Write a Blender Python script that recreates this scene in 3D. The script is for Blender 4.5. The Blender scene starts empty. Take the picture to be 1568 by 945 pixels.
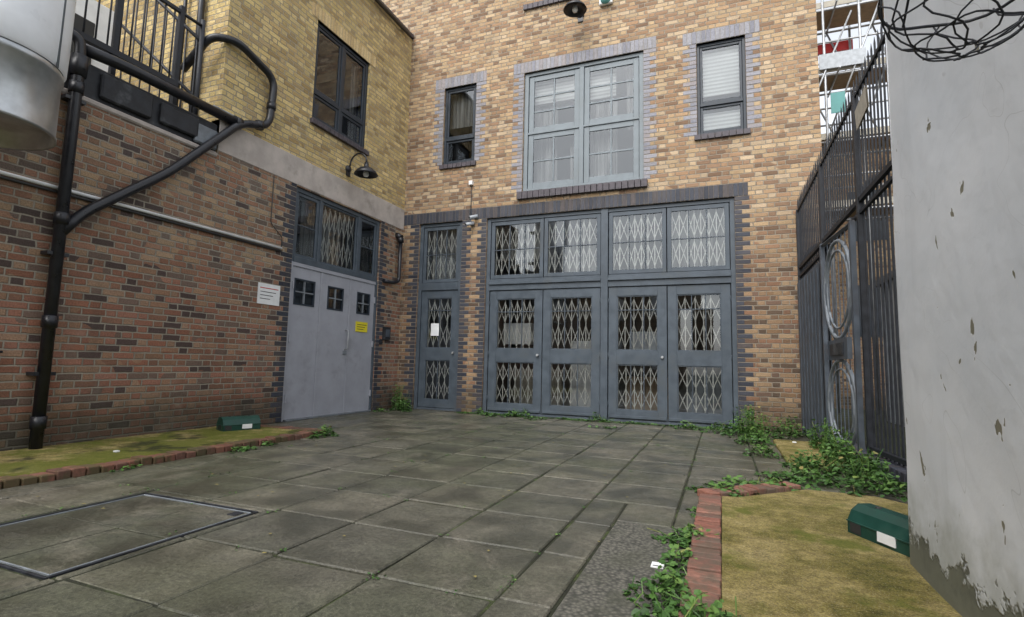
import bpy, bmesh, math, random
from mathutils import Vector, Matrix
random.seed(7)
sc=bpy.context.scene
sc.view_settings.view_transform='Standard'; sc.view_settings.look='None'; sc.view_settings.exposure=0
H_CAM=1.15; FY=10.9; LX=-7.35; CH=0.09

# ------------------------------------------------------------ node helper
class NT:
    def __init__(s,name):
        s.m=bpy.data.materials.new(name); s.m.use_nodes=True
        s.t=s.m.node_tree; s.n=s.t.nodes; s.l=s.t.links; s.n.clear()
        s.out=s.n.new('ShaderNodeOutputMaterial'); s.b=s.n.new('ShaderNodeBsdfPrincipled')
        s.l.new(s.b.outputs[0],s.out.inputs[0])
    def setin(s,sock,v):
        if v is None: return
        if hasattr(v,'is_linked') or hasattr(v,'links'): s.l.new(v,sock)
        else:
            if sock.type=='RGBA' and len(v)==3: v=(*v,1)
            sock.default_value=v
    def M(s,op,a,b=None,c=None,clamp=False):
        n=s.n.new('ShaderNodeMath'); n.operation=op; n.use_clamp=clamp
        for i,v in enumerate((a,b,c)):
            if v is not None: s.setin(n.inputs[i],v)
        return n.outputs[0]
    def pos(s):
        n=s.n.new('ShaderNodeTexCoord'); return n.outputs['Object']
    def sep(s,v):
        n=s.n.new('ShaderNodeSeparateXYZ'); s.setin(n.inputs[0],v); return n.outputs
    def comb(s,x,y,z):
        n=s.n.new('ShaderNodeCombineXYZ')
        for i,v in enumerate((x,y,z)): s.setin(n.inputs[i],v)
        return n.outputs[0]
    def scale(s,v,k):
        n=s.n.new('ShaderNodeVectorMath'); n.operation='MULTIPLY'; s.setin(n.inputs[0],v); n.inputs[1].default_value=k if isinstance(k,tuple) else (k,k,k); return n.outputs[0]
    def noise(s,sc_,det=4,rough=.55,vec=None,dist=0):
        n=s.n.new('ShaderNodeTexNoise'); n.inputs['Scale'].default_value=sc_; n.inputs['Detail'].default_value=min(det,4); n.inputs['Roughness'].default_value=rough; n.inputs['Distortion'].default_value=dist
        s.l.new(vec if vec is not None else s.pos(),n.inputs['Vector']); return n.outputs[0]
    def white(s,vec):
        n=s.n.new('ShaderNodeTexWhiteNoise'); s.l.new(vec,n.inputs['Vector']); return n.outputs
    def ramp(s,f,stops,const=False):
        n=s.n.new('ShaderNodeValToRGB'); cr=n.color_ramp
        if const: cr.interpolation='CONSTANT'
        while len(cr.elements)<len(stops): cr.elements.new(0.5)
        for e,(p,c) in zip(cr.elements,stops):
            e.position=p; e.color=(*c,1) if len(c)==3 else c
        s.setin(n.inputs[0],f); return n.outputs[0]
    def rng(s,f,a,b,c=0,d=1,smooth=True):
        n=s.n.new('ShaderNodeMapRange'); n.interpolation_type='SMOOTHSTEP' if smooth else 'LINEAR'
        s.setin(n.inputs[0],f)
        for i,v in zip((1,2,3,4),(a,b,c,d)): s.setin(n.inputs[i],v)
        return n.outputs[0]
    def mix(s,f,a,b,mode='MIX'):
        n=s.n.new('ShaderNodeMix'); n.data_type='RGBA'; n.blend_type=mode
        s.setin(n.inputs[0],f); s.setin(n.inputs[6],a); s.setin(n.inputs[7],b); return n.outputs[2]
    def bump(s,h,strength=.5,dist=.01):
        n=s.n.new('ShaderNodeBump'); n.inputs['Strength'].default_value=strength; n.inputs['Distance'].default_value=dist
        s.l.new(h,n.inputs['Height']); s.l.new(n.outputs[0],s.b.inputs['Normal'])
    def fin(s,col,rough=.7,metal=0,spec=.4):
        s.setin(s.b.inputs['Base Color'],col); s.setin(s.b.inputs['Roughness'],rough); s.setin(s.b.inputs['Metallic'],metal)
        s.b.inputs['Specular IOR Level'].default_value=spec
        return s.m

def brick_mat(name,stops,mortar,per=0.405,S=0.27,ch=CH,mw=0.015,stain=.35,low=None,dirt_base=True,dirt=.6):
    t=NT(name); p=t.pos(); x,y,z=t.sep(p)
    g=t.n.new('ShaderNodeNewGeometry'); nx,ny,nz=t.sep(g.outputs['True Normal'])
    useY=t.M('GREATER_THAN',t.M('ABSOLUTE',nx),t.M('ABSOLUTE',ny))
    u=t.M('ADD',t.M('MULTIPLY',y,useY),t.M('MULTIPLY',x,t.M('SUBTRACT',1,useY)))
    w1=t.noise(9,0)
    u=t.M('ADD',u,t.M('MULTIPLY',t.M('SUBTRACT',w1,.5),.018))
    v=t.M('ADD',z,t.M('MULTIPLY',t.M('SUBTRACT',w1,.5),.012))
    row=t.M('FLOOR',t.M('DIVIDE',v,ch)); vf=t.M('SUBTRACT',v,t.M('MULTIPLY',row,ch))
    rm=t.M('FLOORED_MODULO',row,2)
    rj=t.M('MULTIPLY',t.white(t.comb(row,3.3,0))[0],.03)
    uo=t.M('ADD',t.M('ADD',u,t.M('MULTIPLY',rm,per/2)),rj)
    k=t.M('FLOOR',t.M('DIVIDE',uo,per)); tt=t.M('SUBTRACT',uo,t.M('MULTIPLY',k,per))
    hd=t.M('GREATER_THAN',tt,S)
    e=t.M('MINIMUM',t.M('MINIMUM',tt,t.M('SUBTRACT',per,tt)),t.M('ABSOLUTE',t.M('SUBTRACT',tt,S)))
    e=t.M('MINIMUM',e,t.M('MINIMUM',vf,t.M('SUBTRACT',ch,vf)))
    fine=t.noise(60,3,.7)
    e2=t.M('ADD',e,t.M('MULTIPLY',t.M('SUBTRACT',fine,.5),.014))
    mask=t.rng(e2,mw*.30,mw*.78)
    wn=t.white(t.comb(t.M('ADD',t.M('MULTIPLY',k,2),hd),row,useY))
    big=t.noise(.55,3,.6); mid=t.noise(3.2,4,.65)
    val=t.M('ADD',wn[0],t.M('MULTIPLY',t.M('SUBTRACT',big,.5),.6),clamp=True)
    n=len(stops)
    col=t.ramp(val,[(i/n,c) for i,c in enumerate(stops)],const=True)
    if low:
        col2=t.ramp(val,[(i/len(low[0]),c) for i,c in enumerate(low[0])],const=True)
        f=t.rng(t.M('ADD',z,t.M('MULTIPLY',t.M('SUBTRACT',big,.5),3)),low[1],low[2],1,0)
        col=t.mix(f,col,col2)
    r2=t.white(t.comb(t.M('ADD',k,hd),row,7.7))[0]
    br=t.rng(r2,0,1,.84,1.14,False)
    col=t.mix(1,col,t.comb(br,br,br),'MULTIPLY')
    f3=t.rng(fine,.3,.75,.72,1.2)
    col=t.mix(1,col,t.comb(f3,f3,f3),'MULTIPLY')
    mcol=t.mix(t.rng(mid,.3,.7),tuple(c*.6 for c in mortar),mortar)
    c=t.mix(mask,mcol,col)
    st=t.rng(mid,.42,.78,0,stain)
    c=t.mix(st,c,(.075,.065,.052))
    streak=t.noise(2.2,4,.6,vec=t.scale(p,(1.6,1.6,.16)))
    c=t.mix(t.rng(streak,.50,.8,0,stain),c,(.065,.056,.047))
    if dirt_base:
        d=t.rng(t.M('ADD',z,t.M('MULTIPLY',mid,-.6)),-.1,.50,dirt,0)
        c=t.mix(d,c,(.045,.046,.032))
        c=t.mix(t.rng(t.noise(1.1,4,.7),.56,.74,0,.28),c,(.33,.30,.26))
    hgt=t.M('ADD',mask,t.M('MULTIPLY',fine,.5))
    t.bump(hgt,.9,.014)
    return t.fin(c,.88,0,.25)

M={}
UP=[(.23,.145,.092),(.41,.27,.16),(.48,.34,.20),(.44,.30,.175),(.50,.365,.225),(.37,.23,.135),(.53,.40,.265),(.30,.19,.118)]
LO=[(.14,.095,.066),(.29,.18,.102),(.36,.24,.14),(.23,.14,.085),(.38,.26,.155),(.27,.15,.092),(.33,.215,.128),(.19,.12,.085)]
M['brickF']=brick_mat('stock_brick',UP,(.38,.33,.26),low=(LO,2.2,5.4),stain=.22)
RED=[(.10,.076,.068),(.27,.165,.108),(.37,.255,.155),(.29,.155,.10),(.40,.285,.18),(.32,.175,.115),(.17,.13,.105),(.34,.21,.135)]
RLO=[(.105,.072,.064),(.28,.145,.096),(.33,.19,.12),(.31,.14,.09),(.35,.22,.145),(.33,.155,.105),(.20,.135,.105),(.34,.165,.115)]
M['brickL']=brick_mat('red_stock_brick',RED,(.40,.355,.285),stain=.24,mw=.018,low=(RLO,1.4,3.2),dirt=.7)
YEL=[(.40,.285,.13),(.57,.425,.185),(.65,.50,.225),(.60,.455,.20),(.70,.545,.265),(.53,.385,.175),(.63,.48,.225),(.44,.33,.17)]
M['brickY']=brick_mat('yellow_stock_brick',YEL,(.45,.395,.29),stain=.18,dirt_base=False)

def simple(name,col,rough=.6,metal=0,var=.15,nscale=8,bump=.15,dirt=None,spec=.4):
    t=NT(name); n=t.noise(nscale,3,.6); f=t.rng(n,.3,.7,1-var,1+var)
    c=t.mix(1,col,t.comb(f,f,f),'MULTIPLY')
    if dirt:
        n2=t.noise(2.5,4,.7); c=t.mix(t.rng(n2,.5,.75,0,dirt[1]),c,dirt[0])
    if bump: t.bump(t.noise(nscale*6,2),bump,.004)
    r=t.rng(n,.3,.7,max(0,rough-.08),min(1,rough+.08))
    return t.fin(c,r,metal,spec)
M['blueframe']=simple('blue_grey_paint',(.070,.088,.108),.45,0,.16,5,.15,((.055,.058,.052),.5))
M['bluelight']=simple('pale_blue_grey_paint',(.185,.215,.235),.5,0,.12,5,.1,((.10,.10,.09),.35))
M['darkframe']=simple('dark_blue_paint',(.025,.034,.046),.4)
M['steeldoor']=simple('lilac_grey_paint',(.335,.345,.385),.42,0,.06,3,.08,((.20,.20,.20),.4))
M['black']=simple('black_gloss_paint',(.012,.013,.017),.35,0,.3,10,.1,spec=.5)
M['blackiron']=simple('black_iron',(.016,.018,.023),.55,0,.4,12,.2)
M['gatepaint']=simple('gate_blue_grey',(.07,.085,.105),.55,0,.2,6,.2,((.06,.035,.02),.35))
M['grille']=simple('cream_grille_paint',(.76,.75,.70),.5,0,.1,20,0)
M['concrete']=simple('concrete_band',(.43,.385,.35),.85,0,.14,3,.4,((.22,.20,.17),.6))
M['sill']=simple('engineering_sill',(.075,.065,.075),.55,0,.3,12,.3)
M['felt']=simple('bitumen_felt',(.022,.024,.028),.6,0,.4,6,.5,((.16,.17,.18),.5))
M['lead']=simple('lead_flashing',(.19,.21,.23),.6,.2,.2,6,.3)
M['white']=simple('white_paint',(.78,.79,.79),.5,0,.05,6,.05,((.5,.5,.48),.3))
M['duct']=simple('galvanised_steel',(.50,.52,.53),.40,.8,.2,3,.12,((.28,.28,.27),.4))
M['ductw']=simple('white_enamel_duct',(.80,.82,.84),.35,0,.05,3,0,((.6,.6,.58),.3))
M['greenbox']=simple('dark_green_plastic',(.008,.048,.036),.38,0,.15,10,.05,((.05,.06,.04),.3))
M['yellow']=simple('yellow_sign',(.70,.60,.03),.5,0,.05,6,0)
M['red']=simple('red_paint',(.5,.03,.03),.5,0,.05,6,0)
M['ink']=simple('black_ink',(.03,.03,.03),.6,0,.05,6,0)
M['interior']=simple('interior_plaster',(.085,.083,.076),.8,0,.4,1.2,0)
M['mortarD']=simple('dark_mortar',(.16,.14,.12),.9,0,.2,10,.3)
M['mortarL']=simple('pale_mortar',(.30,.28,.25),.9,0,.2,10,.3)
M['cableshade']=simple('cable_and_shadow_line',(.05,.05,.05),.6)
M['scaf']=simple('scaffold_tube',(.40,.41,.42),.45,.6,.15,6,0)
M['teal']=simple('teal_sheeting',(.12,.33,.32),.6,0,.1,3,0)
M['wood']=simple('scaffold_board',(.30,.22,.14),.8)
M['roofing']=simple('roof_covering',(.12,.12,.125),.8)
M['tan']=simple('tan_plate',(.36,.33,.27),.6)
M['cladding']=simple('grey_cladding',(.42,.45,.48),.5)

def bluebrick(name,cols,moss=None):
    t=NT(name); a=t.n.new('ShaderNodeAttribute'); a.attribute_name='rnd'; r=t.sep(a.outputs['Vector'])[0]
    c=t.ramp(r,[(i/(len(cols)-1),k) for i,k in enumerate(cols)])
    n=t.noise(40,3,.7); f=t.rng(n,.3,.7,.78,1.2); c=t.mix(1,c,t.comb(f,f,f),'MULTIPLY')
    n2=t.noise(2.3,4,.65); c=t.mix(t.rng(n2,.5,.8,0,.35),c,(.16,.13,.10))
    if moss: c=t.mix(t.rng(t.noise(3.5,4,.7),.42,.6,0,.75),c,moss)
    t.bump(n,.35,.006); return t.fin(c,.62,0,.4)
M['bluebrick']=bluebrick('blue_engineering_brick',[(.025,.028,.04),(.045,.05,.066),(.06,.06,.073),(.038,.038,.047),(.085,.07,.068)])
M['lilacbrick']=bluebrick('purple_grey_brick',[(.175,.175,.205),(.235,.235,.27),(.28,.275,.30),(.205,.205,.225),(.28,.25,.255)])
M['yelbrick']=bluebrick('yellow_soldier_brick',[(.50,.36,.17),(.58,.44,.22),(.63,.49,.26),(.54,.39,.19)])
M['redbrick']=bluebrick('red_edging_brick',[(.17,.065,.05),(.25,.10,.068),(.29,.14,.10),(.20,.09,.065),(.15,.085,.065)],(.10,.085,.06))
M['mossedge']=bluebrick('mossy_edging_brick',[(.13,.055,.04),(.19,.08,.055),(.22,.10,.07),(.15,.07,.05),(.11,.06,.045)],(.06,.065,.025))

def glass(name,base=.03,tint=(.93,.95,.95)):
    t=NT(name); t.n.remove(t.b)
    tr=t.n.new('ShaderNodeBsdfTransparent'); tr.inputs[0].default_value=(*tint,1)
    gl=t.n.new('ShaderNodeBsdfGlossy'); gl.inputs['Roughness'].default_value=.015; gl.inputs['Color'].default_value=(.9,.95,1,1)
    fr=t.n.new('ShaderNodeFresnel'); fr.inputs[0].default_value=1.5
    f=t.M('ADD',t.M('MULTIPLY',fr.outputs[0],1.4),base,clamp=True)
    mx=t.n.new('ShaderNodeMixShader'); t.l.new(f,mx.inputs[0]); t.l.new(tr.outputs[0],mx.inputs[1]); t.l.new(gl.outputs[0],mx.inputs[2])
    t.l.new(mx.outputs[0],t.out.inputs[0]); return t.m
M['glass']=glass('window_glass')

def blind_mat():
    t=NT('venetian_blind'); x,y,z=t.sep(t.pos())
    s=t.M('SINE',t.M('MULTIPLY',z,78)); f=t.rng(s,-.9,.9,.60,1)
    c=t.mix(1,(.66,.67,.65),t.comb(f,f,f),'MULTIPLY'); n=t.noise(2,3)
    c=t.mix(t.rng(n,.4,.7,0,.3),c,(.3,.3,.3)); return t.fin(c,.8)
M['blind']=blind_mat()
def curtain_mat():
    t=NT('curtain_cloth'); x,y,z=t.sep(t.pos())
    n=t.noise(6,3,.5,vec=t.comb(t.M('MULTIPLY',x,3),t.M('MULTIPLY',y,3),t.M('MULTIPLY',z,.1)))
    c=t.ramp(n,[(.35,(.08,.08,.078)),(.55,(.26,.26,.25)),(.7,(.38,.38,.37))]); t.bump(n,1,.1); return t.fin(c,.9)
M['curtain']=curtain_mat()

def slab_mat():
    t=NT('paving_slab'); a=t.n.new('ShaderNodeAttribute'); a.attribute_name='rnd'; r=t.sep(a.outputs['Vector'])[0]
    c=t.ramp(r,[(0,(.072,.071,.056)),(.3,(.098,.093,.072)),(.55,(.116,.108,.083)),(.8,(.085,.083,.064)),(1,(.145,.133,.103))])
    big=t.noise(.45,4,.6); mid=t.noise(2.0,4,.70); fine=t.noise(45,4,.78); spk=t.noise(150,1,.8); m2=t.noise(8,4,.72)
    c=t.mix(t.rng(big,.40,.60,0,.5),c,(.055,.064,.031))
    c=t.mix(t.rng(mid,.46,.62,0,.68),c,(.036,.037,.028))
    c=t.mix(t.rng(t.noise(1.2,4,.72,dist=1.0),.50,.70,0,.45),c,(.185,.168,.132))
    k=t.rng(m2,.3,.7,.72,1.25); c=t.mix(1,c,t.comb(k,k,k),'MULTIPLY')
    f=t.rng(fine,.25,.75,.55,1.45); c=t.mix(1,c,t.comb(f,f,f),'MULTIPLY')
    c=t.mix(t.rng(spk,.66,.72,0,.5),c,(.29,.27,.23))
    c=t.mix(t.rng(spk,.34,.27,0,.55),c,(.022,.022,.018))
    t.bump(t.M('ADD',fine,t.M('MULTIPLY',mid,.6)),.7,.008)
    return t.fin(c,t.rng(mid,.38,.60,.62,.30),0,.42)
M['slab']=slab_mat()
def soil_mat():
    t=NT('joint_moss'); n=t.noise(3,4,.7); c=t.ramp(n,[(.3,(.014,.014,.010)),(.52,(.024,.027,.013)),(.70,(.062,.085,.022))]); t.bump(t.noise(50,3),.7,.02); return t.fin(c,.95)
M['soil']=soil_mat()
def mossbed_mat(name,g,dk):
    t=NT(name); n=t.noise(2.2,4,.65); f=t.noise(70,4,.85); sp=t.noise(110,1,.8); m=t.noise(14,4,.75)
    c=t.ramp(n,[(.25,(.10,.10,.022)),(.42,(.22,.185,.055)),(.58,(.37,.295,.12)),(.75,(.45,.37,.19))])
    k=t.rng(m,.3,.7,.68,1.25); c=t.mix(1,c,t.comb(k,k,k),'MULTIPLY')
    k=t.rng(f,.25,.75,.42,1.5); c=t.mix(1,c,t.comb(k,k,k),'MULTIPLY')
    c=t.mix(t.rng(sp,.62,.70,0,.6),c,(.50,.46,.33))
    c=t.mix(t.rng(t.noise(1.4,4,.7),.60-g,.72-g,0,.8),c,t.mix(k,(.05,.062,.012),(.13,.155,.02)))
    c=t.mix(t.rng(t.noise(1.0,4,.7),.72-dk,.82-dk,0,.85),c,(.028,.030,.016))
    t.bump(f,1,.02); return t.fin(c,.92,0,.2)
M['mossbed']=mossbed_mat('mossy_screed',.08,.06); M['mossgreen']=mossbed_mat('green_moss',.18,.20)
def concpatch_mat():
    t=NT('pebbled_concrete'); f=t.noise(55,3,.8); v=t.n.new('ShaderNodeTexVoronoi'); v.inputs['Scale'].default_value=45; t.l.new(t.pos(),v.inputs['Vector'])
    c=t.ramp(v.outputs['Distance'],[(.0,(.21,.195,.16)),(.4,(.115,.11,.092)),(.8,(.05,.05,.042))])
    c=t.mix(t.rng(t.noise(3,4),.45,.7,0,.6),c,(.07,.072,.05)); t.bump(f,.8,.01); return t.fin(c,.85)
M['concpatch']=concpatch_mat()
def render_mat():
    t=NT('painted_render'); p=t.pos(); x,y,z=t.sep(p)
    n=t.noise(1.1,4,.6); c=t.ramp(n,[(.3,(.60,.63,.66)),(.55,(.68,.70,.72)),(.8,(.73,.74,.75))])
    st=t.noise(3,4,.6,vec=t.scale(p,(1,1.3,.14))); c=t.mix(t.rng(st,.54,.80,0,.40),c,(.44,.46,.46))
    ch=t.noise(3.6,6,.58,vec=t.scale(p,(1,1.6,.9)),dist=.35)
    low=t.rng(z,.1,1.3,.06,0)
    chv=t.M('ADD',ch,low)
    chip=t.rng(chv,.690,.696)
    ring=t.rng(chv,.672,.690)
    c=t.mix(t.M('MULTIPLY',ring,.4),c,(.78,.78,.77))
    c=t.mix(chip,c,t.mix(t.noise(20,3),(.11,.115,.07),(.30,.27,.21)))
    cr=t.M('ABSOLUTE',t.M('SUBTRACT',t.noise(.9,3,.55,dist=.8),.5)); crk=t.rng(cr,.0,.0013,1,0)
    c=t.mix(t.M('MULTIPLY',crk,.35),c,(.30,.30,.28))
    b=t.rng(t.M('ADD',z,t.M('MULTIPLY',t.noise(5,4,.7),-.75)),-.16,-.10,1,0)
    c=t.mix(b,c,t.mix(t.noise(18,3),(.03,.032,.025),(.10,.095,.08)))
    b2=t.rng(t.M('ADD',z,t.M('MULTIPLY',t.noise(3,4,.7),-.9)),-.35,.15,.6,0); c=t.mix(b2,c,(.24,.25,.19))
    fine=t.noise(30,3,.6)
    h=t.M('ADD',t.M('MULTIPLY',chip,-1.3),t.M('ADD',t.M('MULTIPLY',fine,.18),t.M('ADD',t.M('MULTIPLY',t.noise(4,2,.5),1.3),t.M('MULTIPLY',b,-1.4))))
    t.bump(h,.5,.012); return t.fin(c,.7,0,.3)
M['render']=render_mat()
def leaf_mat():
    t=NT('leaf_green'); a=t.n.new('ShaderNodeAttribute'); a.attribute_name='rnd'; r=t.sep(a.outputs['Vector'])[0]
    c=t.ramp(r,[(0,(.026,.068,.013)),(.35,(.052,.125,.024)),(.7,(.10,.195,.04)),(.93,(.15,.24,.055)),(1,(.24,.20,.07))])
    return t.fin(c,.5,0,.4)
M['leaf']=leaf_mat()

# ------------------------------------------------------------ mesh builder
class B:
    def __init__(s): s.v=[]; s.f=[]; s.mi=[]; s.sm=[]; s.r=[]; s.mats=[]
    def mat(s,m):
        if m not in s.mats: s.mats.append(m)
        return s.mats.index(m)
    def face(s,pts,m,sm=False,r=None):
        i=len(s.v); s.v.extend([tuple(p) for p in pts]); s.f.append(tuple(range(i,i+len(pts)))); s.mi.append(s.mat(m)); s.sm.append(sm); s.r.append(random.random() if r is None else r)
    def box(s,x0,x1,y0,y1,z0,z1,m,r=None,tilt=None):
        if x0>x1:x0,x1=x1,x0
        if y0>y1:y0,y1=y1,y0
        if z0>z1:z0,z1=z1,z0
        r=random.random() if r is None else r
        P=[(x0,y0,z0),(x1,y0,z0),(x1,y1,z0),(x0,y1,z0),(x0,y0,z1),(x1,y0,z1),(x1,y1,z1),(x0,y1,z1)]
        if tilt: P=[tilt(Vector(p)) for p in P]
        i=len(s.v); s.v.extend([tuple(p) for p in P]); mi=s.mat(m)
        for f in ((0,3,2,1),(4,5,6,7),(0,1,5,4),(1,2,6,5),(2,3,7,6),(3,0,4,7)):
            s.f.append(tuple(i+a for a in f)); s.mi.append(mi); s.sm.append(False); s.r.append(r)
    def tube(s,pts,r,m,n=10,smooth=True,cap=True):
        pts=[Vector(p) for p in pts]; rings=[]; up=None
        for i,p in enumerate(pts):
            if i==0:d=pts[1]-p
            elif i==len(pts)-1:d=p-pts[i-1]
            else:d=(pts[i+1]-p).normalized()+(p-pts[i-1]).normalized()
            d.normalize()
            if up is None:
                up=Vector((0,0,1)) if abs(d.z)<.9 else Vector((1,0,0))
            a=d.cross(up)
            if a.length<1e-4:a=d.orthogonal()
            a.normalize(); up=(a.cross(d)).normalized()
            rr=r[i] if isinstance(r,(list,tuple)) else r
            rings.append([p+a*math.cos(2*math.pi*k/n)*rr+up*math.sin(2*math.pi*k/n)*rr for k in range(n)])
        i0=len(s.v); mi=s.mat(m); rv=random.random()
        for R_ in rings: s.v.extend([tuple(q) for q in R_])
        for j in range(len(rings)-1):
            for k in range(n):
                a=i0+j*n+k; b=i0+j*n+(k+1)%n
                s.f.append((a,b,b+n,a+n)); s.mi.append(mi); s.sm.append(smooth); s.r.append(rv)
        if cap:
            s.f.append(tuple(i0+k for k in range(n-1,-1,-1))); s.mi.append(mi); s.sm.append(False); s.r.append(rv)
            o=i0+(len(rings)-1)*n; s.f.append(tuple(o+k for k in range(n))); s.mi.append(mi); s.sm.append(False); s.r.append(rv)
    def lathe(s,c,prof,m,n=32,axis=Vector((0,0,1)),smooth=True):
        axis=Vector(axis).normalized(); a=axis.orthogonal().normalized(); b=axis.cross(a); c=Vector(c)
        i0=len(s.v); mi=s.mat(m)
        for (r,h) in prof:
            for k in range(n):
                an=2*math.pi*k/n; s.v.append(tuple(c+axis*h+a*math.cos(an)*r+b*math.sin(an)*r))
        for j in range(len(prof)-1):
            for k in range(n):
                p=i0+j*n+k;q=i0+j*n+(k+1)%n; s.f.append((p,q,q+n,p+n)); s.mi.append(mi); s.sm.append(smooth); s.r.append(.5)
    def obj(s,name,parent=None,bevel=0,seg=1):
        me=bpy.data.meshes.new(name); me.from_pydata(s.v,[],s.f)
        for m in s.mats: me.materials.append(M[m])
        me.polygons.foreach_set('material_index',s.mi); me.polygons.foreach_set('use_smooth',s.sm)
        at=me.attributes.new('rnd','FLOAT_VECTOR','FACE')
        at.data.foreach_set('vector',[c for r in s.r for c in (r,r,r)])
        me.update(); o=bpy.data.objects.new(name,me); sc.collection.objects.link(o)
        if parent:o.parent=parent
        if bevel:
            b=o.modifiers.new('bev','BEVEL'); b.width=bevel; b.segments=seg; b.limit_method='ANGLE'; b.angle_limit=math.radians(40)
        return o
def empty(name):
    o=bpy.data.objects.new(name,None); sc.collection.objects.link(o); return o
def smooth_path(pts,n=6,rad=.18):
    P=[Vector(p) for p in pts]; out=[P[0]]
    for i in range(1,len(P)-1):
        a=(P[i-1]-P[i]); b=(P[i+1]-P[i]); r=min(rad,a.length*.45,b.length*.45)
        s0=P[i]+a.normalized()*r; s1=P[i]+b.normalized()*r
        for k in range(n+1):
            t=k/n; out.append(s0*(1-t)**2+P[i]*2*t*(1-t)+s1*t*t)
    out.append(P[-1]); return out

def wb(b,w,u0,u1,d0,d1,z0,z1,m,r=None):
    if w=='F': b.box(u0,u1,FY-d0,FY-d1,z0,z1,m,r)
    else: b.box(LX+d0,LX+d1,u0,u1,z0,z1,m,r)
def wp(w,u,d,z):
    return (u,FY-d,z) if w=='F' else (LX+d,u,z)
def quad(b,w,u0,u1,z0,z1,d,m):
    b.face([wp(w,u0,d,z0),wp(w,u1,d,z0),wp(w,u1,d,z1),wp(w,u0,d,z1)],m)
def wall(b,w,u0,u1,z0,z1,holes,m,rev=.28,mr=None):
    us=sorted({u0,u1,*[h for H in holes for h in H[:2]]}); us=[u for u in us if u0<=u<=u1]
    zs=sorted({z0,z1,*[h for H in holes for h in H[2:]]}); zs=[z for z in zs if z0<=z<=z1]
    for i in range(len(us)-1):
        for j in range(len(zs)-1):
            cu=(us[i]+us[i+1])/2; cz=(zs[j]+zs[j+1])/2
            if any(h[0]<cu<h[1] and h[2]<cz<h[3] for h in holes): continue
            quad(b,w,us[i],us[i+1],zs[j],zs[j+1],0,m)
    for (a,c,e,g) in holes:
        mm=mr or m
        b.face([wp(w,a,0,e),wp(w,a,0,g),wp(w,a,-rev,g),wp(w,a,-rev,e)],mm)
        b.face([wp(w,c,0,e),wp(w,c,-rev,e),wp(w,c,-rev,g),wp(w,c,0,g)],mm)
        b.face([wp(w,a,0,g),wp(w,c,0,g),wp(w,c,-rev,g),wp(w,a,-rev,g)],mm)
        b.face([wp(w,a,0,e),wp(w,a,-rev,e),wp(w,c,-rev,e),wp(w,c,0,e)],mm)
def room(b,w,u0,u1,z0,z1,d0,d1,m='interior'):
    f=lambda u,d,z: wp(w,u,-d,z)
    b.face([f(u0,d1,z0),f(u1,d1,z0),f(u1,d1,z1),f(u0,d1,z1)],m)
    b.face([f(u0,d0,z0),f(u0,d1,z0),f(u0,d1,z1),f(u0,d0,z1)],m)
    b.face([f(u1,d0,z0),f(u1,d1,z0),f(u1,d1,z1),f(u1,d0,z1)],m)
    b.face([f(u0,d0,z1),f(u1,d0,z1),f(u1,d1,z1),f(u0,d1,z1)],m)
    b.face([f(u0,d0,z0),f(u1,d0,z0),f(u1,d1,z0),f(u0,d1,z0)],m)
def quoin(b,w,u,side,z0,z1,m,long=.27,short=.135,start=0,d=.006):
    k=round(z0/CH); k1=round(z1/CH)
    while k<k1:
        L=long if (k+start)%2 else short
        a,c=(u,u+side*L) if side>0 else (u+side*L,u)
        wb(b,w,a+.002,c-.004,-.10,d+random.uniform(-.002,.003),k*CH+.006,(k+1)*CH-.006,m)
        k+=1
def soldier(b,w,u0,u1,z0,z1,m,pitch=.09,d=.008,back='mortarD'):
    wb(b,w,u0,u1,-.11,.001,z0,z1,back)
    n=max(1,round((u1-u0)/pitch)); p=(u1-u0)/n
    for i in range(n):
        wb(b,w,u0+i*p+.005,u0+(i+1)*p-.005,-.09,d+random.uniform(-.002,.003),z0+.005,z1-.005,m)
def light(b,gb,w,u0,u1,z0,z1,fw,cols,rows,fm,d=-.10,th=.05,bar=.022,fwb=None,rowlist=None):
    fwb=fwb or fw
    wb(b,w,u0,u0+fw,d-th,d,z0,z1,fm); wb(b,w,u1-fw,u1,d-th,d,z0,z1,fm)
    wb(b,w,u0+fw,u1-fw,d-th,d-.002,z0,z0+fwb,fm); wb(b,w,u0+fw,u1-fw,d-th,d-.002,z1-fw,z1,fm)
    a,c,e,g=u0+fw,u1-fw,z0+fwb,z1-fw
    for i in range(1,cols):
        u=a+(c-a)*i/cols; wb(b,w,u-bar/2,u+bar/2,d-.038,d-.008,e,g,fm)
    for z in (rowlist if rowlist is not None else [e+(g-e)*j/rows for j in range(1,rows)]):
        wb(b,w,a,c,d-.036,d-.011,z-bar/2,z+bar/2,fm)
    zz=[e]+(sorted(rowlist) if rowlist is not None else [e+(g-e)*j/rows for j in range(1,rows)])+[g]
    for i in range(cols):
        for jj in range(len(zz)-1):
            p0,p1=a+(c-a)*i/cols,a+(c-a)*(i+1)/cols; q0,q1=zz[jj],zz[jj+1]
            j=[random.uniform(-.004,.004) for _ in range(3)]
            gb.face([wp(w,p0,d-.025+j[0],q0),wp(w,p1,d-.025+j[1],q0),wp(w,p1,d-.025+j[1]+j[2],q1),wp(w,p0,d-.025+j[0]+j[2],q1)],'glass')
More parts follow.
